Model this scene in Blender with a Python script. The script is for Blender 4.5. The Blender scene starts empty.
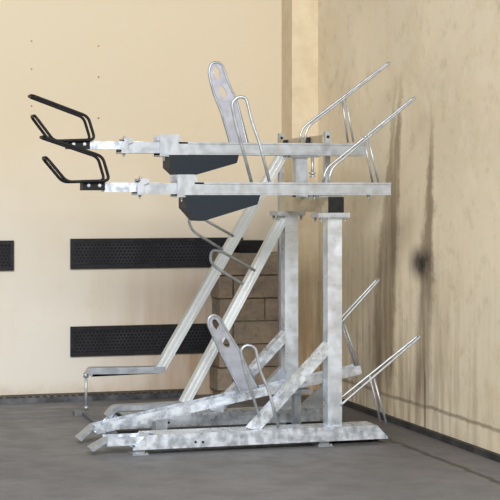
import bpy, bmesh, math, random
from mathutils import Vector, Matrix
random.seed(4)
sc = bpy.context.scene
C = sc.collection

# ------------------------------------------------------------------ survey
# World: X along the back wall (to the right), Y away from the viewer, Z up, metres.
# Origin: foot of the nearest rack post.  The camera position was solved from the vanishing
# points; SURVEY turns measured photo points on a known depth plane into metres.
F = 1634.0
TH = math.radians(16.7)
SN, CS = math.sin(TH), math.cos(TH)
CAM = Vector((-3.15, -8.806, 1.44))
HOR = 192.0

def ray(u, v):
    return Vector((F*SN + (u-250)*CS, F*CS - (u-250)*SN, HOR - v))
def on(u, v, Y):
    d = ray(u, v); t = (Y - CAM.y)/d.y
    return (CAM.x + t*d.x, CAM.z + t*d.z)
def on_x(u, v, X):
    d = ray(u, v); t = (X - CAM.x)/d.x
    return (CAM.y + t*d.y, CAM.z + t*d.z)

L1, L2, L3 = 0.41, 0.79, 1.60        # depth of the lanes behind the first
WALL_Y, WALL_X = 2.42, 0.65

# ------------------------------------------------------------------ materials
def mat(name):
    m = bpy.data.materials.new(name); m.use_nodes = True
    nt = m.node_tree; nt.nodes.clear()
    out = nt.nodes.new('ShaderNodeOutputMaterial'); b = nt.nodes.new('ShaderNodeBsdfPrincipled')
    nt.links.new(b.outputs[0], out.inputs[0])
    return m, nt, b
class N:
    def __init__(s, nt): s.nt = nt
    def link(s, a, b): s.nt.links.new(a, b)
    def set(s, inp, v):
        if hasattr(v, 'links'): s.link(v, inp)
        else: inp.default_value = v
    def math(s, op, a, b=0.0, c=0.0, clamp=False):
        n = s.nt.nodes.new('ShaderNodeMath'); n.operation = op; n.use_clamp = clamp
        for i, v in enumerate((a, b, c)): s.set(n.inputs[i], v)
        return n.outputs[0]
    def noise(s, vec, scale, detail=4, rough=.55, sc3=None):
        if sc3:
            mp = s.nt.nodes.new('ShaderNodeMapping'); s.link(vec, mp.inputs['Vector']); mp.inputs['Scale'].default_value = sc3
            vec = mp.outputs[0]
        n = s.nt.nodes.new('ShaderNodeTexNoise'); s.link(vec, n.inputs['Vector'])
        n.inputs['Scale'].default_value = scale; n.inputs['Detail'].default_value = detail; n.inputs['Roughness'].default_value = rough
        return n.outputs[0]
    def rng(s, v, a, b, c=0.0, d=1.0, smooth=True):
        n = s.nt.nodes.new('ShaderNodeMapRange'); n.interpolation_type = 'SMOOTHSTEP' if smooth else 'LINEAR'
        s.set(n.inputs[0], v)
        for i, x in enumerate((a, b, c, d)): s.set(n.inputs[i+1], x)
        return n.outputs[0]
    def mix(s, fac, a, b, mode='MIX'):
        n = s.nt.nodes.new('ShaderNodeMix'); n.data_type = 'RGBA'; n.blend_type = mode
        s.set(n.inputs[0], fac)
        for i, v in ((6, a), (7, b)):
            if hasattr(v, 'links'): s.link(v, n.inputs[i])
            else: n.inputs[i].default_value = (*v, 1) if len(v) == 3 else v
        return n.outputs[2]
    def obj(s):
        return s.nt.nodes.new('ShaderNodeTexCoord').outputs['Object']
    def pos(s):
        return s.nt.nodes.new('ShaderNodeNewGeometry').outputs['Position']
    def xyz(s, v):
        n = s.nt.nodes.new('ShaderNodeSeparateXYZ'); s.link(v, n.inputs[0]); return n.outputs
    def bump(s, h, strength, dist=.01):
        n = s.nt.nodes.new('ShaderNodeBump'); s.link(h, n.inputs['Height'])
        n.inputs['Strength'].default_value = strength; n.inputs['Distance'].default_value = dist
        return n.outputs[0]

def lin(r, g, b):
    f = lambda c: (c/255/12.92) if c/255 <= .04045 else ((c/255+.055)/1.055)**2.4
    return (f(r), f(g), f(b))

def galvanised(name, c0, c1, metal=.8, rough=.42, scale=9, contrast=1.0, bump=.07):
    m, nt, b = mat(name); n = N(nt); p = n.pos()
    a = n.noise(p, scale, 3, .5, (1, 1, 1.8))
    mp = nt.nodes.new('ShaderNodeMapping'); nt.links.new(p, mp.inputs['Vector']); mp.inputs['Rotation'].default_value = (0, .7, 0); mp.inputs['Scale'].default_value = (.7, 1, 3.2)
    a = n.math('ADD', n.math('MULTIPLY', a, .5), n.math('MULTIPLY', n.noise(mp.outputs[0], scale, 4, .55), .5))
    a2 = n.noise(p, scale*2.6, 3, .55, (1.0, 1, .7))
    vor = nt.nodes.new('ShaderNodeTexVoronoi'); nt.links.new(p, vor.inputs['Vector']); vor.inputs['Scale'].default_value = 55
    f = n.math('ADD', n.math('MULTIPLY', n.rng(a, .40, .60), .55*contrast), n.math('MULTIPLY', n.rng(a2, .36, .66), .45*contrast))
    col = n.mix(f, c0, c1)
    col = n.mix(n.math('MULTIPLY', n.xyz(vor.outputs['Color'])[0], .07), col, (.36, .38, .41))
    nt.links.new(col, b.inputs['Base Color'])
    b.inputs['Metallic'].default_value = metal
    nt.links.new(n.rng(a2, .3, .7, rough-.1, rough+.14), b.inputs['Roughness'])
    nt.links.new(n.bump(a2, bump, .004), b.inputs['Normal'])
    return m
ZINC  = galvanised('galvanised_steel', (.40, .43, .47), (.50, .54, .59), .75, .38, 9, .7)
ZINCP = galvanised('pale_galvanised_post', (.56, .62, .69), (.78, .85, .94), .75, .35, 6, .9)
ZINCB = galvanised('mottled_galvanised_steel', (.48, .53, .60), (.84, .91, 1.0), .74, .34, 10, 1.15)
ZINCT = galvanised('bright_galvanised_channel', (.66, .70, .71), (.76, .80, .81), .55, .46, 2, .4, 0.0)
BEAM  = galvanised('yellow_passivated_steel', (.44, .38, .28), (.62, .55, .42), .55, .45, 9)
WIRE  = galvanised('galvanised_rod', (.38, .41, .43), (.54, .57, .60), .65, .42, 14)
PLATE = galvanised('satin_steel_sheet', (.33, .345, .40), (.42, .43, .49), .6, .42, 10)
DARKZ = galvanised('dull_galvanised_steel', (.12, .125, .13), (.24, .25, .26), .6, .5, 10)

def plain(name, col, rough, metal=0.0, nscale=30, amt=.25, bump=.0):
    m, nt, b = mat(name); n = N(nt); o = n.pos()
    t = n.noise(o, nscale, 4, .6)
    c = n.mix(n.rng(t, .3, .7), tuple(x*(1-amt) for x in col), tuple(x*(1+amt) for x in col))
    nt.links.new(c, b.inputs['Base Color']); b.inputs['Roughness'].default_value = rough; b.inputs['Metallic'].default_value = metal
    if max(col) < .03: b.inputs['Specular IOR Level'].default_value = .22
    if bump: nt.links.new(n.bump(t, bump, .003), b.inputs['Normal'])
    return m
BLACK  = plain('black_coated_steel', (.008, .008, .009), .5)
NAVY   = plain('dark_blue_grey_plastic', (.012, .019, .026), .5, 0, 220, .2, .15)
RUBBER = plain('black_rubber', (.013, .013, .014), .6)
VENTF  = plain('black_painted_frame', (.016, .016, .019), .5, 0, 25, .4)
RUST   = plain('rusty_screw', (.34, .24, .14), .7, .2)
CURBM  = plain('tarred_concrete_kerb', (.085, .09, .10), .8, 0, 8, .55, .3)
SKIRT  = plain('grimy_skirting', (.035, .033, .032), .85, 0, 6, .5, .3)

def vent_mat():
    m, nt, b = mat('perforated_black_sheet'); n = N(nt); o = n.xyz(n.pos())
    P = .026
    x = n.math('DIVIDE', o[0], P); z = n.math('DIVIDE', o[2], P*.866)
    row = n.math('FLOOR', z)
    odd = n.math('MULTIPLY', n.math('MODULO', n.math('ABSOLUTE', row), 2.0), .5)
    fx = n.math('SUBTRACT', n.math('FRACT', n.math('ADD', x, odd)), .5)
    fz = n.math('MULTIPLY', n.math('SUBTRACT', n.math('FRACT', z), .5), .866)
    d = n.math('SQRT', n.math('ADD', n.math('MULTIPLY', fx, fx), n.math('MULTIPLY', fz, fz)))
    hole = n.rng(d, .30, .42, 1, 0)
    dust = n.noise(n.pos(), 5, 5, .65)
    sheet = n.mix(n.rng(dust, .35, .7), (.017, .017, .022), (.036, .036, .044))
    nt.links.new(n.mix(hole, sheet, (.006, .006, .008)), b.inputs['Base Color'])
    nt.links.new(n.bump(n.math('SUBTRACT', 1.0, hole), .25, .004), b.inputs['Normal'])
    b.inputs['Roughness'].default_value = .6; b.inputs['Specular IOR Level'].default_value = .2
    return m
VENTP = vent_mat()

def stain(n, y, z, a, bb, hw0, hw1, z0, z1, soft=.5):
    """streak on a wall: centre a + bb*z, half width hw0 (at z0) to hw1 (at z1)"""
    hw = n.rng(z, z0, z1, hw0, hw1, False)
    d = n.math('DIVIDE', n.math('ABSOLUTE', n.math('SUBTRACT', y, n.math('ADD', n.math('MULTIPLY', z, bb), a))), hw)
    m = n.rng(d, 1-soft, 1+soft*.4, 1, 0)
    m = n.math('MULTIPLY', m, n.rng(z, z0-.08, z0+.25))
    return n.math('MULTIPLY', m, n.rng(z, z1-.45, z1+.08, 1, 0))
def blob(n, y, z, cy, cz, ry, rz):
    dy = n.math('DIVIDE', n.math('SUBTRACT', y, cy), ry); dz = n.math('DIVIDE', n.math('SUBTRACT', z, cz), rz)
    d = n.math('SQRT', n.math('ADD', n.math('MULTIPLY', dy, dy), n.math('MULTIPLY', dz, dz)))
    return n.rng(d, .15, 1.0, 1, 0)

CREAM_LOW, CREAM_HIGH = lin(219, 214, 204), lin(206, 192, 166)
def back_wall_mat():
    m, nt, b = mat('cream_painted_plaster'); n = N(nt); p = n.pos(); x, y, z = n.xyz(p)
    big = n.noise(p, .9, 4, .6); fine = n.noise(p, 7, 6, .7); vert = n.noise(p, 3, 5, .65, (3, 3, .25))
    # paler cream on the lower part of the wall, yellower cream above
    f = n.rng(n.math('ADD', z, n.math('MULTIPLY', n.math('SUBTRACT', big, .5), 1.2)), .25, 2.0)
    col = n.mix(f, CREAM_LOW, CREAM_HIGH)
    col = n.mix(n.math('MULTIPLY', n.rng(fine, .52, .75), .22), col, lin(202, 184, 154))
    col = n.mix(n.math('MULTIPLY', n.rng(vert, .5, .75), .25), col, lin(208, 194, 168))
    # grime at the right hand end, low down beside the block pier
    g = n.math('MULTIPLY', n.rng(x, -1.15, -.1), n.rng(n.math('ADD', z, n.math('MULTIPLY', big, .5)), .5, 1.5, 1, 0))
    g = n.math('MULTIPLY', g, n.rng(vert, .25, .7, .35, 1))
    col = n.mix(n.math('MULTIPLY', g, .85), col, lin(168, 128, 84))
    splash = n.math('MULTIPLY', n.rng(z, .02, .16, 1, 0), n.rng(fine, .3, .7, .2, .8))
    col = n.mix(splash, col, lin(190, 172, 148))
    nt.links.new(col, b.inputs['Base Color']); b.inputs['Roughness'].default_value = .75
    nt.links.new(n.bump(fine, .06, .01), b.inputs['Normal'])
    return m
def right_wall_mat():
    m, nt, b = mat('stained_old_plaster'); n = N(nt); p = n.pos(); x, y, z = n.xyz(p)
    big = n.noise(p, 1.3, 5, .6); fine = n.noise(p, 8, 6, .7); vert = n.noise(p, 5, 6, .65, (1, 2.6, .22)); cloud = n.noise(p, 2.6, 6, .7)
    col = n.mix(n.rng(big, .3, .7), lin(236, 222, 195), lin(214, 199, 169))
    col = n.mix(n.math('MULTIPLY', n.rng(cloud, .46, .60), .5), col, lin(236, 226, 204))
    col = n.mix(n.math('MULTIPLY', n.rng(fine, .5, .75), .40), col, lin(172, 156, 126))
    low = n.math('MULTIPLY', n.math('MULTIPLY', n.rng(z, .2, 1.5, 1, 0), n.rng(vert, .42, .68)), n.rng(y, -1.4, .9, .12, 1))
    col = n.mix(n.math('MULTIPLY', low, .62), col, lin(122, 102, 76))
    def pts(u0, v0, u1, v1):
        a0 = on_x(u0, v0, WALL_X); a1 = on_x(u1, v1, WALL_X)
        bb = (a1[0]-a0[0])/(a1[1]-a0[1]); return a0[0]-bb*a0[1], bb, a1[1], a0[1]
    wob = n.math('MULTIPLY', n.math('SUBTRACT', fine, .5), .16)
    yw = n.math('ADD', y, wob)
    s = None
    for (u0, v0, u1, v1, wb, wt, k) in ((402, 70, 381, 400, .22, .02, .62), (396, 80, 374, 415, .20, .015, .5), (432, 105, 426, 330, .14, .02, .6), (428, 190, 421, 420, .16, .07, .5), (383, 270, 372, 415, .3, .2, .35),
                                        (357, 330, 353, 400, .12, .06, .30)):
        a, bb, z0, z1 = pts(u0, v0, u1, v1)
        st = n.math('MULTIPLY', stain(n, yw, z, a, bb, wb, wt, z0, z1, .6), n.math('MULTIPLY', n.rng(vert, .2, .6, .45, 1), k))
        s = st if s is None else n.math('MAXIMUM', s, st)
    col = n.mix(n.math('MULTIPLY', s, 1.2, clamp=True), col, lin(100, 80, 54))
    # soot patch
    cy, cz = on_x(421, 263, WALL_X)
    soot = blob(n, n.math('ADD', yw, 0.0), z, cy, cz, .26, .15)
    col = n.mix(n.math('MULTIPLY', soot, n.rng(fine, .25, .6, .5, 1)), col, lin(46, 38, 30))
    # scratch line along the wall and a short vertical crack
    z1 = on_x(450, 415, WALL_X)[1]
    ln = n.rng(n.math('ABSOLUTE', n.math('SUBTRACT', z, n.math('ADD', n.math('MULTIPLY', n.math('SUBTRACT', cloud, .5), .05), z1))), .003, .018, 1, 0)
    col = n.mix(n.math('MULTIPLY', ln, n.rng(big, .3, .6, .3, .6)), col, lin(98, 80, 58))
    yc, _ = on_x(425, 400, WALL_X)
    cr = n.math('MULTIPLY', n.rng(n.math('ABSOLUTE', n.math('SUBTRACT', y, yc)), .006, .022, 1, 0), n.rng(z, .30, .42, 1, 0))
    col = n.mix(n.math('MULTIPLY', cr, .7), col, lin(90, 72, 50))
    nt.links.new(col, b.inputs['Base Color']); b.inputs['Roughness'].default_value = .8
    nt.links.new(n.bump(fine, .10, .01), b.inputs['Normal'])
    return m
def corner_mat():
    m, nt, b = mat('yellowed_cream_paint'); n = N(nt); p = n.pos(); x, y, z = n.xyz(p)
    fine = n.noise(p, 7, 6, .7); vert = n.noise(p, 4, 6, .65, (4, 4, .3))
    col = n.mix(n.rng(fine, .3, .75), lin(214, 199, 170), lin(200, 181, 150))
    g = n.math('MULTIPLY', n.rng(z, .3, 1.5, 1, 0), n.rng(vert, .3, .6, .3, 1))
    col = n.mix(n.math('MULTIPLY', g, .8), col, lin(158, 124, 86))
    nt.links.new(col, b.inputs['Base Color']); b.inputs['Roughness'].default_value = .75
    nt.links.new(n.bump(fine, .1, .01), b.inputs['Normal'])
    return m
def floor_mat():
    m, nt, b = mat('worn_dark_concrete'); n = N(nt); p = n.pos(); x, y, z = n.xyz(p)
    big = n.noise(p, .8, 5, .6); mid = n.noise(p, 5, 6, .65); fine = n.noise(p, 55, 4, .7); strk = n.noise(p, 3, 6, .7, (.5, 3.5, 1))
    col = n.mix(n.rng(big, .3, .7), lin(102, 103, 107), lin(121, 121, 124))
    col = n.mix(n.math('MULTIPLY', n.rng(mid, .45, .7), .35), col, lin(92, 90, 88))
    col = n.mix(n.math('MULTIPLY', n.rng(fine, .5, .75), .35), col, lin(140, 138, 136))
    col = n.mix(n.math('MULTIPLY', n.math('MULTIPLY', n.rng(strk, .52, .66), n.rng(y, .5, 1.9)), .65), col, lin(158, 150, 142))
    # floor colour darkens towards the corner, under and behind the rack
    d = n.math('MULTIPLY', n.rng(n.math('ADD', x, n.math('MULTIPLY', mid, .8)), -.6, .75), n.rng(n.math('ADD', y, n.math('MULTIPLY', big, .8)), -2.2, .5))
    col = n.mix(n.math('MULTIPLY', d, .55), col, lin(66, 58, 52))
    # slab joint that runs along the right wall
    j = n.rng(n.math('ABSOLUTE', n.math('SUBTRACT', n.math('ADD', x, n.math('MULTIPLY', n.math('SUBTRACT', mid, .5), .12)), .36)), .006, .03, 1, 0)
    j = n.math('MULTIPLY', j, n.rng(big, .3, .55, .35, .8))
    col = n.mix(j, col, lin(52, 46, 42))
    nt.links.new(col, b.inputs['Base Color'])
    nt.links.new(n.rng(mid, .3, .7, .55, .75), b.inputs['Roughness'])
    hh = n.math('ADD', n.math('MULTIPLY', fine, .5), mid)
    nt.links.new(n.bump(hh, .12, .01), b.inputs['Normal'])
    return m
def block_mat():
    m, nt, b = mat('weathered_concrete_block'); n = N(nt); p = n.pos()
    a = n.noise(p, 3.0, 5, .6, (1, 1, 2.5)); f = n.noise(p, 22, 6, .7)
    col = n.mix(n.rng(a, .3, .7), lin(160, 143, 122), lin(128, 117, 104))
    col = n.mix(n.math('MULTIPLY', n.rng(f, .45, .75), .5), col, lin(92, 76, 60))
    nt.links.new(col, b.inputs['Base Color']); b.inputs['Roughness'].default_value = .9
    nt.links.new(n.bump(f, .5, .01), b.inputs['Normal'])
    return m
def grate_mat():
    m, nt, b = mat('rusty_ribbed_grating'); n = N(nt); p = n.pos(); x, y, z = n.xyz(p)
    f = n.math('FRACT', n.math('DIVIDE', n.math('ADD', x, n.math('MULTIPLY', y, .35)), .05))
    rib = n.rng(n.math('ABSOLUTE', n.math('SUBTRACT', f, .5)), .15, .35)
    ns = n.noise(p, 9, 5, .7)
    col = n.mix(rib, lin(58, 53, 48), n.mix(n.rng(ns, .35, .65), lin(108, 100, 92), lin(66, 58, 50)))
    nt.links.new(col, b.inputs['Base Color']); b.inputs['Roughness'].default_value = .8
    nt.links.new(n.bump(rib, .8, .01), b.inputs['Normal'])
    return m

# ------------------------------------------------------------------ mesh helpers
def prism(bm, pts, y0, y1):
    """XZ outline swept from y0 to y1"""
    a = [bm.verts.new((x, y0, z)) for x, z in pts]; b = [bm.verts.new((x, y1, z)) for x, z in pts]
    n = len(pts); bm.faces.new(a); bm.faces.new(b[::-1])
    for i in range(n): bm.faces.new((a[i], b[i], b[(i+1) % n], a[(i+1) % n]))
def box(bm, x0, x1, y0, y1, z0, z1):
    prism(bm, [(x0, z0), (x1, z0), (x1, z1), (x0, z1)], y0, y1)
def profile(bm, prof, p, q, side=(0, 1, 0)):
    """closed profile [(side, up)] swept from p to q"""
    p, q = Vector(p), Vector(q); d = (q-p).normalized(); s = Vector(side)
    s = (s - d*s.dot(d)).normalized(); u = d.cross(s)
    if u.z < 0: u = -u
    A = [bm.verts.new(p + s*a + u*b) for a, b in prof]; B = [bm.verts.new(q + s*a + u*b) for a, b in prof]
    n = len(prof); bm.faces.new(A); bm.faces.new(B[::-1])
    for i in range(n): bm.faces.new((A[i], B[i], B[(i+1) % n], A[(i+1) % n]))
def u_prof(w, h, t=.006, lip=.0):
    """channel open at the top, top edge at up = 0"""
    W = w/2
    if lip:
        return [(-W-.003, -h), (W+.003, -h), (W+.003, -h+.007), (W, -h+.009), (W, -.012), (W+.004, -.010), (W+.004, 0), (W-lip, 0), (W-lip, -t), (W-t, -t), (W-t, -h+t), (-W+t, -h+t), (-W+t, -t), (-W+lip, -t), (-W+lip, 0), (-W-.004, 0), (-W-.004, -.010), (-W, -.012), (-W, -h+.009), (-W-.003, -h+.007)]
    return [(-W, -h), (W, -h), (W, 0), (W-t, 0), (W-t, -h+t), (-W+t, -h+t), (-W+t, 0), (-W, 0)]
def fillet(pts, r, closed=False, k=5):
    pts = [Vector(p) for p in pts]; n = len(pts); out = []
    for i in range(n):
        if not closed and i in (0, n-1): out.append(pts[i]); continue
        p, a, b = pts[i], pts[i-1], pts[(i+1) % n]
        da, db = a-p, b-p; rr = min(r, da.length*.48, db.length*.48)
        s, e = p + da.normalized()*rr, p + db.normalized()*rr
        for j in range(k+1):
            t = j/k; out.append(s*(1-t)**2 + p*2*t*(1-t) + e*t*t)
    return out
def tube(bm, pts, r, closed=False, n=10):
    pts = [Vector(p) for p in pts]; m = len(pts); rings = []; prev = None
    for i in range(m):
        if closed: t = (pts[(i+1) % m] - pts[i-1])
        else: t = pts[min(i+1, m-1)] - pts[max(i-1, 0)]
        t.normalize()
        if prev is None:
            nv = t.orthogonal().normalized()
        else:
            nv = prev - t*prev.dot(t); nv.normalize()
        prev = nv; bv = t.cross(nv)
        rings.append([bm.verts.new(pts[i] + (nv*math.cos(2*math.pi*k/n) + bv*math.sin(2*math.pi*k/n))*r) for k in range(n)])
    off = 0
    if closed:   # best matching twist for the closing ring
        off = min(range(n), key=lambda o: (rings[-1][0].co - rings[0][o].co).length)
    for i in range(m if closed else m-1):
        A = rings[i]; B = rings[(i+1) % m]; o = off if (closed and i == m-1) else 0
        for k in range(n):
            f = bm.faces.new((A[k], A[(k+1) % n], B[(k+1+o) % n], B[(k+o) % n])); f.smooth = True
    if not closed:
        bm.faces.new(rings[0][::-1]); bm.faces.new(rings[-1])
def cyl(bm, c, axis, r, h, n=12):
    a = Vector(axis).normalized(); c = Vector(c); tube(bm, [c, c + a*h], r, n=n)

def build(name, bm, material, parent=None, bevel=0.0, label=None):
    if bevel:
        es = [e for e in bm.edges if len(e.link_faces) == 2 and e.calc_face_angle(0) > .5 and not any(f.smooth for f in e.link_faces)]
        bmesh.ops.bevel(bm, geom=es, offset=bevel, segments=2, profile=.6, affect='EDGES', clamp_overlap=True)
    bmesh.ops.recalc_face_normals(bm, faces=bm.faces[:])
    cs = [v.co for v in bm.verts]
    c = Vector([(min(v[i] for v in cs)+max(v[i] for v in cs))/2 for i in range(3)])
    if parent is None: c.z = min(v.z for v in cs)
    bmesh.ops.translate(bm, verts=bm.verts[:], vec=-c)
    me = bpy.data.meshes.new(name); bm.to_mesh(me); bm.free(); me.materials.append(material)
    o = bpy.data.objects.new(name, me); C.objects.link(o)
    o['w'] = list(c); o.location = c
    if parent is not None:
        o.parent = parent; o.location = c - Vector(parent['w'])
    if label: o['label'] = label
    return o
def thing(name, loc, label, cat, group=None):
    o = bpy.data.objects.new(name, None); C.objects.link(o); o.location = loc; o['w'] = list(loc); o.empty_display_size = .1
    tag(o, label, cat, group); return o
def tag(o, label, cat, group=None):
    o['label'] = label; o['category'] = cat
    if group: o['group'] = group
def struct(name, bm, m, bevel=0.0):
    o = build(name, bm, m, None, bevel); o['kind'] = 'structure'; return o
def copy_tree(o, parent, off=Vector((0, 0, 0))):
    c = o.copy(); C.objects.link(c); c.parent = parent; c.location = o.location + off
    for ch in list(o.children):
        copy_tree(ch, c)
    c['w'] = list(Vector(o['w']) + off)
    return c
BM = bmesh.new

# ------------------------------------------------------------------ setting
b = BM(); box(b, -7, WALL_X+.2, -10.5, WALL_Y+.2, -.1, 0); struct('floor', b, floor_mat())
b = BM(); box(b, -7, WALL_X, WALL_Y, WALL_Y+.2, 0, 3.5); struct('wall_back', b, back_wall_mat())
b = BM(); box(b, WALL_X, WALL_X+.2, -6, WALL_Y+.2, 0, 3.5); struct('wall_right', b, right_wall_mat())
PIL_Y = 2.18
px0 = on(292, 200, PIL_Y)[0]
b = BM(); box(b, px0, WALL_X, PIL_Y, WALL_Y, 0, 3.5); struct('wall_corner', b, corner_mat(), .004)
# kerb with a ribbed grating on top, along the back wall
b = BM(); box(b, -7, -.22, 2.29, WALL_Y, 0, .036); struct('baseboard_back', b, CURBM, .006)
b = BM()
box(b, -7, -.22, 2.305, WALL_Y-.002, .0362, .046); struct('trim_1', b, grate_mat(), .003)
b = BM(); box(b, WALL_X-.03, WALL_X, -6, PIL_Y, 0, .035); struct('baseboard_right', b, SKIRT, .005)
# ------------------------------------------------------------------ vents in the back wall
def vent(u0, u1, v0, v1, label):
    yf = WALL_Y - .022
    x0, zt = on(u0, v0, yf); x1, zb = on(u1, v1, yf) if u1 else (0, 0)
    zb = on(u0 if u0 > 0 else 14, v1, yf)[1]
    if u0 < 0: zt = on(14, v0, yf)[1]
    xc = (x0+x1)/2
    t = thing('wall_vent', (xc, WALL_Y, zb), label, 'vent', 'black perforated vents in the back wall')
    fw = .028
    b = BM()
    box(b, x0, x1, yf, WALL_Y, zt-fw, zt); box(b, x0, x1, yf, WALL_Y, zb, zb+fw)
    box(b, x0, x0+fw, yf, WALL_Y, zb+fw, zt-fw); box(b, x1-fw, x1, yf, WALL_Y, zb+fw, zt-fw)
    build('frame', b, VENTF, t, .003)
    b = BM(); box(b, x0+fw, x1-fw, WALL_Y-.012, WALL_Y, zb+fw, zt-fw)
    build('perforated_panel', b, VENTP, t)
    L = x1-x0
    for k in range(1, int(L/.42)):
        xx = x0 + k*L/int(L/.42)
        b = BM(); box(b, xx-.006, xx+.006, WALL_Y-.018, WALL_Y-.0115, zb+fw-.002, zt-fw+.002); build('rib', b, VENTF, t)
vent(70.7, 243, 238.8, 269, 'long black perforated vent, upper of the two on the cream wall behind the rack')
vent(70.7, 236, 326.8, 356.7, 'long black perforated vent, lower one, just above the kerb behind the rack')
vent(-60, 14, 240.5, 270.5, 'black perforated vent cut off by the left edge of the photo')
# ------------------------------------------------------------------ block pier and the cap on it
PY = 2.19
xa = on(220, 330, PY)[0]; xb = px0 - .004
zt = on(245, 252.5, PY)[1]
pier = thing('block_pier', ((xa+xb)/2, (PY+WALL_Y)/2, 0), 'waist high pier of brown concrete blocks standing between vents and corner column', 'pier')
BLK = block_mat(); H = zt/6.3
b = BM(); box(b, xa+.016, xb-.01, PY+.014, WALL_Y-.024, 0, zt-.012); build('mortar_core', b, plain('grey_mortar', (.16, .13, .10), .9, 0, 14, .4), pier)
b = BM()
z = zt; k = 0
while z > .02:
    z0 = max(0, z-H)
    cut = xa + (xb-xa)*(.18 if k % 2 else 1.0)
    segs = [(xa+random.uniform(-.012, .01), xb)] if k % 2 == 0 else [(xa+random.uniform(-.02, .0), cut-.006), (cut+.006, xb)]
    if k == 2: segs = [(xa, xa+.62*(xb-xa)), (xa+.64*(xb-xa), xb)]
    for s0, s1 in segs:
        dy = random.uniform(-.008, .006)
        box(b, s0, s1, PY+dy, WALL_Y-.024, z0+.005, z-.005)
    z = z0; k += 1
build('blocks', b, BLK, pier, .012)
b = BM()
c0 = on(240, 253, PY+.03); c1 = on(266, 241, PY+.03)
box(b, c0[0], c1[0], PY+.02, WALL_Y-.03, zt-.004, zt+.045)
o = build('rubber_pad', b, RUBBER, None, .014)
b = BM()
for i in range(9):
    xx = c0[0] + .012 + i*(c1[0]-c0[0]-.024)/8
    box(b, xx-.005, xx+.005, PY+.012, PY+.03, zt+.004, zt+.075)
prism(b, [(c0[0]-.004, zt+.045), (c1[0]+.004, zt+.045), (c1[0]-.006, zt+.082), (c0[0]+.006, zt+.082)], PY+.014, WALL_Y-.03)
build('ribbed_lid', b, RUBBER, o, .006)
tag(o, 'small black ribbed rubber pad lying on top of the block pier', 'pad')
# ------------------------------------------------------------------ screw heads left in the wall
cols = {31.5: (('top', 41), ('second from top', 69), ('lowest', 106)), 98.5: (('top', 46), ('second from top', 77), ('lowest', 118))}
proto = None
for u, lst in cols.items():
    side = 'left' if u < 50 else 'right'
    for where, v in lst:
        x, z = on(u, v, WALL_Y)
        if proto is None:
            b = BM(); cyl(b, (x, WALL_Y+.03, z), (0, -1, 0), .0035, .032, 8); cyl(b, (x, WALL_Y+.002, z), (0, -1, 0), .0062, .006, 10); cyl(b, (x, WALL_Y-.003, z), (0, -1, 0), .004, .003, 8)
            proto = o = build('screw_head', b, RUST)
            base = Vector((x, z))
        else:
            o = proto.copy(); C.objects.link(o); o.location = proto.location + Vector((x-base.x, 0, z-base.y))
        tag(o, f'tiny rusty screw head, {where} in the {side} column above the black handles', 'screw', 'rusty screw heads in the cream wall')

# ------------------------------------------------------------------ the two tier bicycle rack
rack = thing('bicycle_rack', (-.3, .6, 0), 'large galvanized steel two tier bicycle rack with black handles in the corner of the room', 'bicycle rack')

def bolt(parent, p, axis=(0, -1, 0), r=.009, h=.008, m=WIRE):
    b = BM(); cyl(b, p, axis, r, h, 6); a = Vector(axis).normalized(); cyl(b, Vector(p)+a*h, axis, r*.55, h*.9, 8)
    return build('bolt', b, m, parent)

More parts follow.
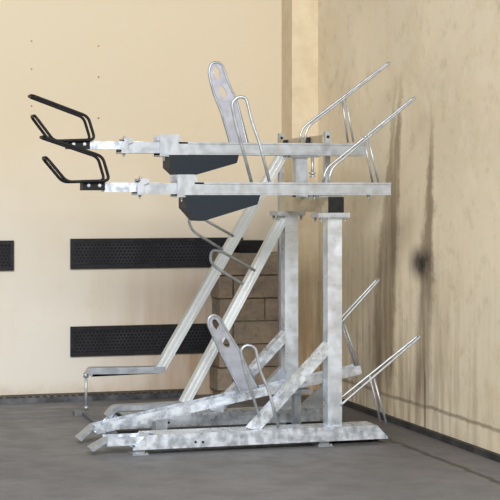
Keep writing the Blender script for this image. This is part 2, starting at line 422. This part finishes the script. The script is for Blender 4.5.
# --- one frame: base beam, post, brace; copied for the second frame
BW = .085                                  # half width of base
xl, _ = on(133, 451, -BW); xr, zbb = on(388, 440, -BW)
z_top = on(335, 427, -BW)[1]; z_bot = on(335, 441, -BW)[1]
x_lt = on(146, 434, -BW)[0]; x_rt = on(377, 426, -BW)[0]
print('base', xl, xr, z_top, z_bot)
def frame():
    b = BM()
    t = .008
    outline = [(xl, z_bot), (xr, z_bot), (xr-.002, z_bot+.012), (x_rt, z_top), (x_lt, z_top), (xl+.004, z_bot+.012)]
    prism(b, outline, -BW, -BW+t); prism(b, outline, BW-t, BW)                     # side cheeks
    prism(b, [(x_lt+.05, z_top-t), (x_rt, z_top-t), (x_rt, z_top), (x_lt+.05, z_top)], -BW+t, BW-t)   # top web
    box(b, xl+.04, xr-.02, -BW+t, BW-t, z_bot, z_bot+t)
    prism(b, [(xl+.01, z_bot+.005), (xl+.02, z_bot+.005), (x_lt+.012, z_top), (x_lt+.002, z_top)], -BW+t, BW-t)
    base = build('base_beam', b, ZINCB, rack, .003)
    for u in (326, 141):
        x = on(u, 447, -BW)[0]
        b = BM(); box(b, x-.045, x+.045, -BW+.005, .03, 0, .006); box(b, x-.03, x+.03, -BW+.03, BW-.03, .006, z_bot+.002)
        cyl(b, (x-.036, -BW+.016, .006), (0, 0, 1), .007, .007, 6); cyl(b, (x+.036, -BW+.016, .006), (0, 0, 1), .007, .007, 6)
        build('foot', b, ZINC, base, .002)
    b = BM(); xq = on(383, 445, -BW)[0]
    box(b, on(336, 445, -BW)[0], xq, -.05, .03, 0, .009); box(b, xq-.045, xq-.005, -.03, .03, .009, z_bot+.002); build('floor_strip', b, SKIRT, base, .002)
    for u in (195.5, 203):
        x, z = on(u, 442, -BW); bolt(base, (x, -BW, z), r=.007, h=.004, m=BLACK)
    # post
    x0 = on(327.8, 300, -.04)[0]; x1 = on(342, 300, -.04)[0]
    zt = on(335, 217.3, -.04)[1]
    b = BM(); box(b, x0, x1, -.04, .04, z_top-.001, zt); post = build('post', b, ZINCP, rack, .005)
    px_0, zp = on(318.5, 217, -.07); px_1 = on(350, 217, -.07)[0]
    b = BM(); box(b, px_0, px_1, -.07, .07, zt-.001, zt+.026); plate = build('top_plate', b, ZINC, post, .003)
    for sx in (px_0+.022, px_1-.022):
        for sy in (-.05, .05): bolt(plate, (sx, sy, zt), (0, 0, -1), .010, .014)
    # brace
    e = [on(250, 429, -.045), on(261.5, 429, -.045), on(328.5, 355, -.045), on(328.5, 342.5, -.045)]
    b = BM(); prism(b, e, -.045, .045); brace = build('diagonal_brace', b, ZINCB, rack, .004)
    return base, post, brace, x0, x1, zt
base, post, brace, X0, X1, ZT = frame()
for o in (base, post, brace): copy_tree(o, rack, Vector((0, L2, 0)))
# --- cross beam over the posts with its black end plug
zc0 = ZT + .026; zc1 = on(335, 197, -.06)[1]; xm = (X0+X1)/2
b = BM(); box(b, X0, X1, -.052, L2+.06, zc0, zc1); cb = build('cross_beam', b, BEAM, rack, .005)
b = BM(); box(b, X0-.002, X1+.002, -.066, -.052, zc0-.001, zc1+.001)
for i in range(3): box(b, X0+.012+i*.022, X0+.020+i*.022, -.068, -.066, zc0+.008, zc1-.008)
build('end_plug', b, RUBBER, cb, .003, 'black ribbed plastic end plug')

# --- wire and sheet pieces
def wire(name, paths, r, m=WIRE, parent=rack, label=None, fil=.05):
    b = BM()
    for p, closed in paths: tube(b, fillet(p, fil, closed), r, closed)
    return build(name, b, m, parent, 0, label)
def v_hoop(start, bend, tip, leg_top, leg_bot, Y, g=.048, gt=.020, r=.0068):
    """wheel hoop seen from the side: hairpin narrowing to its tip, propped by two legs"""
    yf = Y - g
    S, Bn, A, D = [on(*p, yf) for p in (start, bend, leg_top, leg_bot)]; T = on(*tip, Y-gt)
    f = lambda p, y: (p[0], y, p[1])
    path = [f(S, yf), f(Bn, yf), f(T, Y-gt), f(T, Y+gt), f(Bn, Y+g), f(S, Y+g)]
    b = BM(); tube(b, fillet(path, .045), r)
    gl = g*.72
    tube(b, [f(A, Y-gl+.004), f(D, yf)], r*.9); tube(b, [f(A, Y+gl-.004), f(D, Y+g)], r*.9)
    return build('wheel_hoop', b, WIRE, rack)

# --- upper trays
def upper_tray(Y, P, box_pts, handle, stop_u):
    """P: measured edges of one tray at lane depth Y"""
    yf = Y-.075
    xa, zt = on(P['rail'][0], P['rail'][1], yf); xb = on(P['rail'][2], P['rail'][1], yf)[0]
    zb = on(P['rail'][0], P['rail'][3], yf)[1]; h = zt-zb
    b = BM(); profile(b, u_prof(.15, h, .007, .022), (xa-.02, Y, zt), (xb, Y, zt)); box(b, xb-.008, xb, Y-.068, Y+.068, zb, zt-.012)
    tray = build('upper_tray', b, ZINC, rack, .002)
    for du in (-21, -75, -80):
        x = on(P['rail'][2]+du, 190, yf)[0]; bolt(tray, (x, yf+.025, zb), (0, 0, -1), .009, .012)
    # sliding channel in front of the rail
    c0 = on(P['slide'][0], P['slide'][1], yf+.01); c1 = on(P['slide'][2], P['slide'][3], yf+.01)
    b = BM(); hh = c0[1]-c1[1]
    profile(b, [(-.062, -hh), (.062, -hh), (.062, -.016), (.056, -.016), (.056, 0), (.03, 0), (.03, -.006), (-.03, -.006), (-.03, 0), (-.056, 0), (-.056, -.016), (-.062, -.016)],
            (c0[0], Y, c0[1]), (c1[0]+.12, Y, c0[1]))
    build('slide_channel', b, ZINC, tray, .002)
    # pull bar
    d0 = on(P['bar'][0], P['bar'][1], Y-.04); d1 = on(P['bar'][2], P['bar'][3], Y-.04)
    b = BM(); box(b, d0[0], d1[0]+.1, Y-.04, Y+.04, d1[1], d0[1]); build('pull_bar', b, ZINCB, tray, .003)
    # collar at the mouth of the slide
    k0 = on(P['collar'][0], P['collar'][1], yf); k1 = on(P['collar'][2], P['collar'][3], yf)
    b = BM()
    w = k1[0]-k0[0]
    for s in (-1, 1):
        ya, yb = Y+s*.075-.006*(s > 0), Y+s*.075+.006*(s < 0)
        prism(b, [(k0[0], k0[1]-.03), (k0[0]+w*.35, k0[1]-.012), (k0[0]+w*.35, k0[1]), (k1[0]+.012, k0[1]), (k1[0]+.012, k0[1]-.02), (k0[0]+w*.7, k0[1]-.035), (k0[0]+w*.7, k1[1]), (k0[0], k1[1])], ya, yb)
    box(b, k0[0], k0[0]+w*.6, Y-.068, Y+.068, k1[1]-.002, k1[1]+.008)
    box(b, k0[0]+w*.3, k1[0], Y-.068, Y+.068, k0[1]-.010, k0[1])
    col = build('slide_collar', b, ZINC, tray, .002)
    bolt(col, (k0[0]+.02, yf+.03, k1[1]-.002), (0, 0, -1), .008, .010); bolt(col, (k0[0]+.02, yf+.02, k0[1]), (0, 0, 1), .008, .008)
    # guide bracket: two cheek plates either side of the channel with a stepped outline
    g = [on(u, v, yf-.004) for u, v in P['bracket']]
    b = BM(); prism(b, g, yf-.004, yf+.004); prism(b, g, Y+.071, Y+.079)
    xs = [p[0] for p in g]; zs = [p[1] for p in g]
    box(b, min(xs), min(xs)+.008, yf+.004, Y+.071, min(zs)+.02, max(zs)-.035); box(b, min(xs), max(xs)-.03, yf+.004, Y+.071, min(zs), min(zs)+.008)
    gb = build('guide_bracket', b, ZINC, tray, .003)
    for q in (.03, .10): bolt(gb, (min(xs)+q, yf+.02, min(zs)), (0, 0, -1), .009, .014)
    # cover under the rail
    q = [on(u, v, yf-.005) for u, v in box_pts]
    b = BM(); prism(b, q, yf-.005, Y+.085); cov = build('spring_cover', b, NAVY, tray, .008, 'dark blue-grey plastic cover')
    # black handle: two bent arms joined into one closed loop
    gy = .066; hy = Y - gy
    hp = [on(u, v, hy) for u, v in handle]
    path = [(x, hy, z) for x, z in hp] + [(x, Y+gy, z) for x, z in hp[::-1]]
    b = BM(); tube(b, fillet(path, .032, True, 6), .0085, True, 10)
    hd = build('handle', b, BLACK, rack, 0, 'black bent tube handle')
    e0 = on(P['grip'][0], P['grip'][1], Y-.045); e1 = on(P['grip'][2], P['grip'][3], Y-.045)
    b = BM(); box(b, e0[0], e1[0], Y-.045, Y+.045, e1[1], e0[1]); hb = build('handle_bracket', b, BLACK, hd, .004)
    zm = (e0[1]+e1[1])/2
    for q in (.25, .75): bolt(hb, (e0[0]+(e1[0]-e0[0])*q, Y-.045, zm), (0, -1, 0), .010, .006)
    return tray, zt, zb
near = dict(rail=(198, 182.3, 391, 195.2), slide=(143, 182.8, 178, 194.2), bar=(104, 182.6, 143, 192.0), collar=(137.5, 178.6, 147, 194.8),
            bracket=[(177.5, 197.2), (177.5, 174.5), (195, 174.5), (197, 177), (197, 181), (200, 182.4), (204, 182.6), (204, 195.3), (184, 195.3), (184, 197.2)], grip=(83, 180.6, 105, 190.4))
trayN, ztN, zbN = upper_tray(0, near, [(186, 195), (260.5, 195), (257.5, 204.5), (204, 221), (197.5, 221), (186, 208)],
    [(44, 136.6), (102.5, 156.5), (109.5, 180.6), (67, 182), (46.5, 157.5)], 370)
far = dict(rail=(182, 142, 366, 154.6), slide=(126, 141.6, 162, 153.2), bar=(88, 141.0, 127, 149.4), collar=(121.5, 138.4, 131, 153.2),
           bracket=[(160, 156.4), (160, 134.3), (179, 134.3), (180.5, 137), (180.5, 140.5), (183.5, 142), (188, 142.2), (188, 154.8), (166.5, 154.8), (166.5, 156.4)], grip=(68, 139.2, 90, 149.0))
trayF, ztF, zbF = upper_tray(L1, far, [(169.5, 154.8), (239, 154.8), (237, 163), (187, 177.5), (180.5, 178), (169.5, 167.5)],
    [(32, 95.2), (88, 116.5), (95, 139.6), (54, 141), (34.8, 115.5)], 345)
# stub post that lifts the second tray, with the threaded rod beside it
x0, _ = on(296, 170, L1-.035); x1 = on(307.5, 170, L1-.035)[0]
b = BM(); box(b, x0, x1, L1-.035, L1+.035, zc1-.001, zbF); box(b, x0, X1+.03, L1-.06, L1+.06, zc1-.001, zc1+.008); box(b, x0-.04, x1+.07, L1-.06, L1+.06, zbF-.010, zbF)
sp = build('stub_post', b, ZINC, rack, .004)
xr_, zr = on(312.5, 176.5, L1-.05)
b = BM(); tube(b, [(xr_, L1-.05, zbF-.006), (xr_, L1-.05, zr)], .009); cyl(b, (xr_, L1-.05, zr+.025), (0, 0, -1), .018, .012, 6); cyl(b, (xr_, L1-.05, zr+.008), (0, 0, -1), .014, .012, 6)
build('threaded_rod', b, WIRE, sp)
# saddle between the near tray and the cross beam
b = BM(); box(b, X0-.06, X1-.01, -.06, .06, zc1-.001, zbN+.001)
build('saddle_plate', b, ZINC, rack, .002)
# uprights and top rail behind the second tray, for the raised lanes
ups = []
for u, v, Y in ((327.8, 131.8, .56), (281.6, 133.4, L3)):
    x, z = on(u, v, Y-.018)
    ups.append((x, Y, z))
    b = BM(); box(b, x-.016, x+.016, Y-.018, Y+.018, .008, z); box(b, x-.03, x+.03, Y-.04, Y+.04, 0, .009)
    up = build('upright', b, ZINC, rack, .003)
    bolt(up, (x, Y-.018, z-.03), (0, -1, 0), .009, .008, BLACK)
(xa, ya, za), (xb, yb, zb) = ups
ztt = on(305, 137.3, 1.0)[1]
b = BM(); profile(b, [(-.02, -.07), (.02, -.07), (.02, 0), (-.02, 0)], (xa, ya+.018, ztt), (xb, yb-.018, ztt), (1, 0, 0)); tr = build('top_rail', b, BEAM, rack, .003)
for f in (.30, .80):
    x, y = xa+(xb-xa)*f, ya+(yb-ya)*f
    b = BM(); box(b, x-.034, x-.018, y-.03, y+.03, ztt-.055, ztt-.006); build('rubber_stop', b, RUBBER, tr, .003)

# front wheel hoops at the right hand end
v_hoop((328.5, 182.6), (331.5, 168.5), (416, 97.5), (368.5, 135), (378.5, 182.5), 0)
v_hoop((304.5, 142), (307, 127.5), (390.5, 62.5), (346.5, 97), (353.5, 142), L1)
v_hoop((341, 405), (346, 400.5), (420.5, 336.5), (374.5, 376.5), (386.5, 424), 0)
v_hoop((331, 371), (329, 336), (379.5, 279.5), (344, 321), (359.5, 367), L1, .036)

# sheet steel wheel plates with two slots and a rolled rim
def spline(pts, n=6):
    out = []
    m = len(pts); P = [Vector(p) for p in pts]
    for i in range(m):
        p0, p1, p2, p3 = P[i-1], P[i], P[(i+1) % m], P[(i+2) % m]
        for k in range(n):
            t = k/n
            out.append(.5*((2*p1) + (-p0+p2)*t + (2*p0-5*p1+4*p2-p3)*t*t + (-p0+3*p1-3*p2+p3)*t**3))
    return out
def wheel_plate(outline, holes, Y, parent):
    o3 = [on(u, v, Y) for u, v in outline]; loop = [Vector((o3[0][0], 0, o3[0][1]))] + fillet([(x, 0, z) for x, z in o3[1:-1]], .05, False, 4) + [Vector((o3[-1][0], 0, o3[-1][1]))]
    b = BM(); rings = [[(p.x, p.z) for p in loop]]
    for (cu, cv, rw, rh, ang) in holes:
        a = math.radians(ang); rg = []
        for k in range(16):
            t = 2*math.pi*k/16; ex, ey = rw*math.cos(t), rh*math.sin(t)
            ex = rw*math.copysign(abs(math.cos(t))**.8, math.cos(t))
            rg.append(on(cu + ex*math.cos(a) - ey*math.sin(a), cv + ex*math.sin(a) + ey*math.cos(a), Y))
        rings.append(rg)
    edges = []
    for rg in rings:
        vs = [b.verts.new((x, Y, z)) for x, z in rg]
        edges += [b.edges.new((vs[i], vs[(i+1) % len(vs)])) for i in range(len(vs))]
    bmesh.ops.triangle_fill(b, use_beauty=True, use_dissolve=False, edges=edges, normal=(0, -1, 0))
    r = bmesh.ops.extrude_face_region(b, geom=b.faces[:])
    bmesh.ops.translate(b, verts=[v for v in r['geom'] if isinstance(v, bmesh.types.BMVert)], vec=(0, .008, 0))
    pl = build('wheel_plate', b, PLATE, parent)
    b = BM(); tube(b, [(p.x, Y+.002, p.z) for p in loop], .0075, True, 8)
    build('rim', b, ZINC, pl)
    return pl
wheel_plate([(231.5, 147), (221, 111), (213, 92), (208.6, 72), (211, 63.5), (217, 61.8), (222.6, 65), (228.5, 83.5), (236.5, 99.5), (248.8, 147)],
            [(217, 73, 3.0, 6.3, -14), (223, 92, 3.0, 6.0, -22)], L1-.02, rack)
wheel_plate([(240.5, 392), (219.5, 350), (208, 325), (208.4, 318), (213, 314.6), (219, 317), (228.5, 333), (239.5, 351), (260, 392)],
            [(216, 324.5, 3.0, 5.6, -27), (226, 342.5, 3.0, 5.4, -30)], L1-.02, rack)
# bent wire wheel loops on the nearest lane
def loop_wire(pts, Ya, Yb):
    n = len(pts); p = []
    for i, (u, v) in enumerate(pts):
        Y = Ya + (Yb-Ya)*i/(n-1); x, z = on(u, v, Y); p.append((x, Y, z))
    b = BM(); tube(b, fillet(p, .045, False, 6), .009); return b
build('wheel_loop', loop_wire([(251.5, 182), (235, 121), (231.5, 103), (238, 96.5), (246, 97.5), (252.5, 124), (259, 141), (269.5, 182)], -.01, -.055), WIRE, rack)
build('wheel_loop', loop_wire([(262.5, 427.5), (243.5, 366), (240.5, 350), (246.5, 344.5), (255.5, 347.5), (260, 371), (269, 391), (278.5, 427.5)], -.01, -.055), WIRE, rack)

# --- lower trays
def ramp(b, tip, top, Y, w):
    (x0, z0), (x1, z1) = on(*tip, Y-w/2), on(*top, Y-w/2)
    z0 = max(z0, .004)
    d = Vector((x1-x0, z1-z0)).normalized(); nrm = Vector((-d.y, d.x))*.012
    prism(b, [(x0, z0), (x0+.012, max(0, z0-.006)), (x1+.01, z1-.012), (x1, z1), (x0+nrm.x, z0+nrm.y)], Y-w/2, Y+w/2)
b = BM(); w = .135
xa, za = on(107.5, 438, -w/2); zb = on(108, 446.5, -w/2)[1]
zb = max(zb, .02)
profile(b, u_prof(w, za-zb, .007), (xa, 0, za), (x_rt+.015, 0, za)); low = build('lower_tray', b, ZINCB, rack, .002)
b = BM(); ramp(b, (91.5, 450.8), (108.5, 438.3), 0, .10); build('ramp', b, ZINC, low, .003)
print('low tray', xa, za, zb, on(87, 450.5, -w/2))
b = BM()
(xa, za), (xb, zb) = on(95, 425.2, L1-.05), on(360.5, 365.3, L1-.05)
profile(b, u_prof(.10, .054, .007), (xa, L1, za), (xb, L1, zb)); high = build('raised_lower_tray', b, ZINCB, rack, .002)
b = BM(); ramp(b, (79.5, 440.3), (94, 425.2), L1, .10); build('ramp', b, ZINC, high, .003)
print('high tray', xa, za, xb, zb, on(74.5, 439.5, L1-.075))
for u, hw, Yh in ((161.5, .034, .055), (299, .02, .03)):
    x, zz = on(u, 400, L1-.05); s = (x-xa)/(xb-xa); zt_ = za+(zb-za)*s-.052
    b = BM(); box(b, x-hw, x+hw, L1-Yh, L1+Yh, 0, zt_); box(b, x-hw-.035, x+hw+.03, L1-.07, L1+.07, 0, .010)
    if u > 200: box(b, x-.07, x+.07, L1-.07, L1+.07, zt_-.03, zt_-.008)
    build('tray_support', b, ZINC, rack, .003)

# --- lowered channels of the two rear lanes
def lowered(Y, left, right, loop, w=.062):
    yf = Y - w/2
    L = [on(u, v, yf) for u, v in left]; R = [on(u, v, yf) for u, v in right]
    b = BM(); prism(b, [L[0], R[0], R[1], L[1]], yf, Y+w/2)
    d = (Vector(L[1])-Vector(L[0])); nrm = Vector((R[0][0]-L[0][0], R[0][1]-L[0][1]))
    for f0, f1 in ((.18, .34), (.62, .78)):     # rolled ridges along the side
        a0 = Vector(L[0])+nrm*f0; a1 = Vector(L[0])+nrm*f1; c0 = Vector(L[1])+(Vector(R[1])-Vector(L[1]))*f0; c1 = Vector(L[1])+(Vector(R[1])-Vector(L[1]))*f1
        prism(b, [tuple(a0), tuple(a1), tuple(c1), tuple(c0)], yf-.005, yf+.001)
    ch = build('lowered_channel', b, ZINCT, rack, .003)
    b = BM(); p = [(*on(u, v, yf-.004), yf-.004) for u, v in loop]; p = [(x, y, z) for x, z, y in p]
    n = len(p); p = [(x, y + .03*(i/(n-1)), z) for i, (x, y, z) in enumerate(p)]
    tube(b, fillet(p, .04, False, 6), .009); build('wheel_loop', b, WIRE, rack)
    return ch
lowered(L3, [(156, 368), (279, 153)], [(164.5, 372.5), (287, 158)], [(233.5, 236), (206, 220.5), (196, 212), (188.5, 218), (193, 231), (224, 250)])
lowered(L2, [(181, 402), (283, 211)], [(191.5, 402), (293, 211)], [(255, 270.5), (222, 251.5), (212, 250), (211, 262), (218, 268.5), (248, 286.5)])
def landing(pts, Y, w, th):
    """flat bar with a bent down nose"""
    P = [on(u, v, Y-w/2) for u, v in pts]
    c = fillet([(x, 0, z) for x, z in P], .04, False, 4); up = [(p.x, p.z) for p in c]
    dn = []
    for i, (x, z) in enumerate(up):
        a = Vector(up[max(i-1, 0)]); q = Vector(up[min(i+1, len(up)-1)]); d = (q-a).normalized(); dn.append((x+d.y*th, z-d.x*th))
    b = BM(); prism(b, up + dn[::-1], Y-w/2, Y+w/2)
    return build('landing_bar', b, ZINC, rack, .003)
landing([(86.5, 373.5), (90, 367.8), (120, 367.6), (165.5, 366.6)], L3, .08, .042)
landing([(107, 416), (114.5, 406.2), (150, 404.8), (192, 402.5)], L2, .10, .030)
# prop under the upper landing bar and the floor bar it stands on
xp, zp = on(86.3, 373, L3-.01)
b = BM(); tube(b, [(xp, L3, .038), (xp, L3, zp)], .009); cyl(b, (xp, L3, zp-.03), (0, 0, 1), .017, .03, 8); cyl(b, (xp, L3, .038), (0, 0, 1), .015, .02, 8)
build('prop_leg', b, WIRE, rack)
b = BM(); profile(b, [(-.03, 0), (.03, 0), (.03, .022), (-.03, .022)], (xl+.05, L2-BW, 0), (xp, L3+.05, 0), (1, 0, 0)); box(b, xp-.08, xp+.01, L3-.03, L3+.05, 0, .030)
build('floor_bar', b, DARKZ, rack, .003)
# gusset plates behind the second frame
for (pts, Y) in (([(302, 407), (324, 386), (324, 407)], L2+.03), ([(267, 383), (281.5, 367.5), (281.5, 383)], L2+.03)):
    b = BM(); prism(b, [on(u, v, Y) for u, v in pts], Y, Y+.06)
    build('gusset', b, ZINC, rack, .003)

# ------------------------------------------------------------------ light
w = bpy.data.worlds.new('daylight'); sc.world = w; w.use_nodes = True
nt = w.node_tree; nt.nodes.clear(); n = N(nt)
out = nt.nodes.new('ShaderNodeOutputWorld'); bg = nt.nodes.new('ShaderNodeBackground'); nt.links.new(bg.outputs[0], out.inputs[0])
g3 = n.xyz(nt.nodes.new('ShaderNodeTexCoord').outputs['Generated'])
# the hall behind the viewer: dim roof, paler towards its open doors
front = n.rng(g3[1], .2, -.9)
up = n.rng(g3[2], .15, .8, 1.0, .55)
side = n.rng(g3[0], -.9, .05, .42, 1.0)
nt.links.new(n.mix(front, (.74, .66, .55), (.88, .93, 1.0)), bg.inputs[0])
nt.links.new(n.math('MULTIPLY', n.math('MULTIPLY', n.math('ADD', .40, n.math('MULTIPLY', front, .55)), up), side), bg.inputs[1])
def area(name, loc, target, sx, sy, power, col):
    l = bpy.data.lights.new(name, 'AREA'); l.shape = 'RECTANGLE'; l.size = sx; l.size_y = sy; l.energy = power; l.color = col
    o = bpy.data.objects.new(name, l); C.objects.link(o); o.location = loc
    o.rotation_euler = (Vector(target)-Vector(loc)).to_track_quat('-Z', 'Y').to_euler()
area('added_soft_light', (-3.6, -8.0, 4.9), (-.8, 1.8, .7), 6.0, 2.6, 1280, (1.0, .99, .975))  # large soft source added high near the camera to light walls and rack

# ------------------------------------------------------------------ camera
cd = bpy.data.cameras.new('camera'); cam = bpy.data.objects.new('camera', cd); C.objects.link(cam)
cam.location = CAM; cam.rotation_euler = (math.radians(90), 0, -TH)
cd.sensor_width = 36; cd.lens = F/500*36; cd.shift_y = -(250-HOR)/500; cd.clip_end = 100
sc.camera = cam
vs = sc.view_settings
vs.view_transform = 'Standard'; vs.look = 'None'; vs.exposure = -0.17; vs.gamma = 1.0; vs.use_curve_mapping = False
for o in sc.objects:
    if 'w' in o: del o['w']
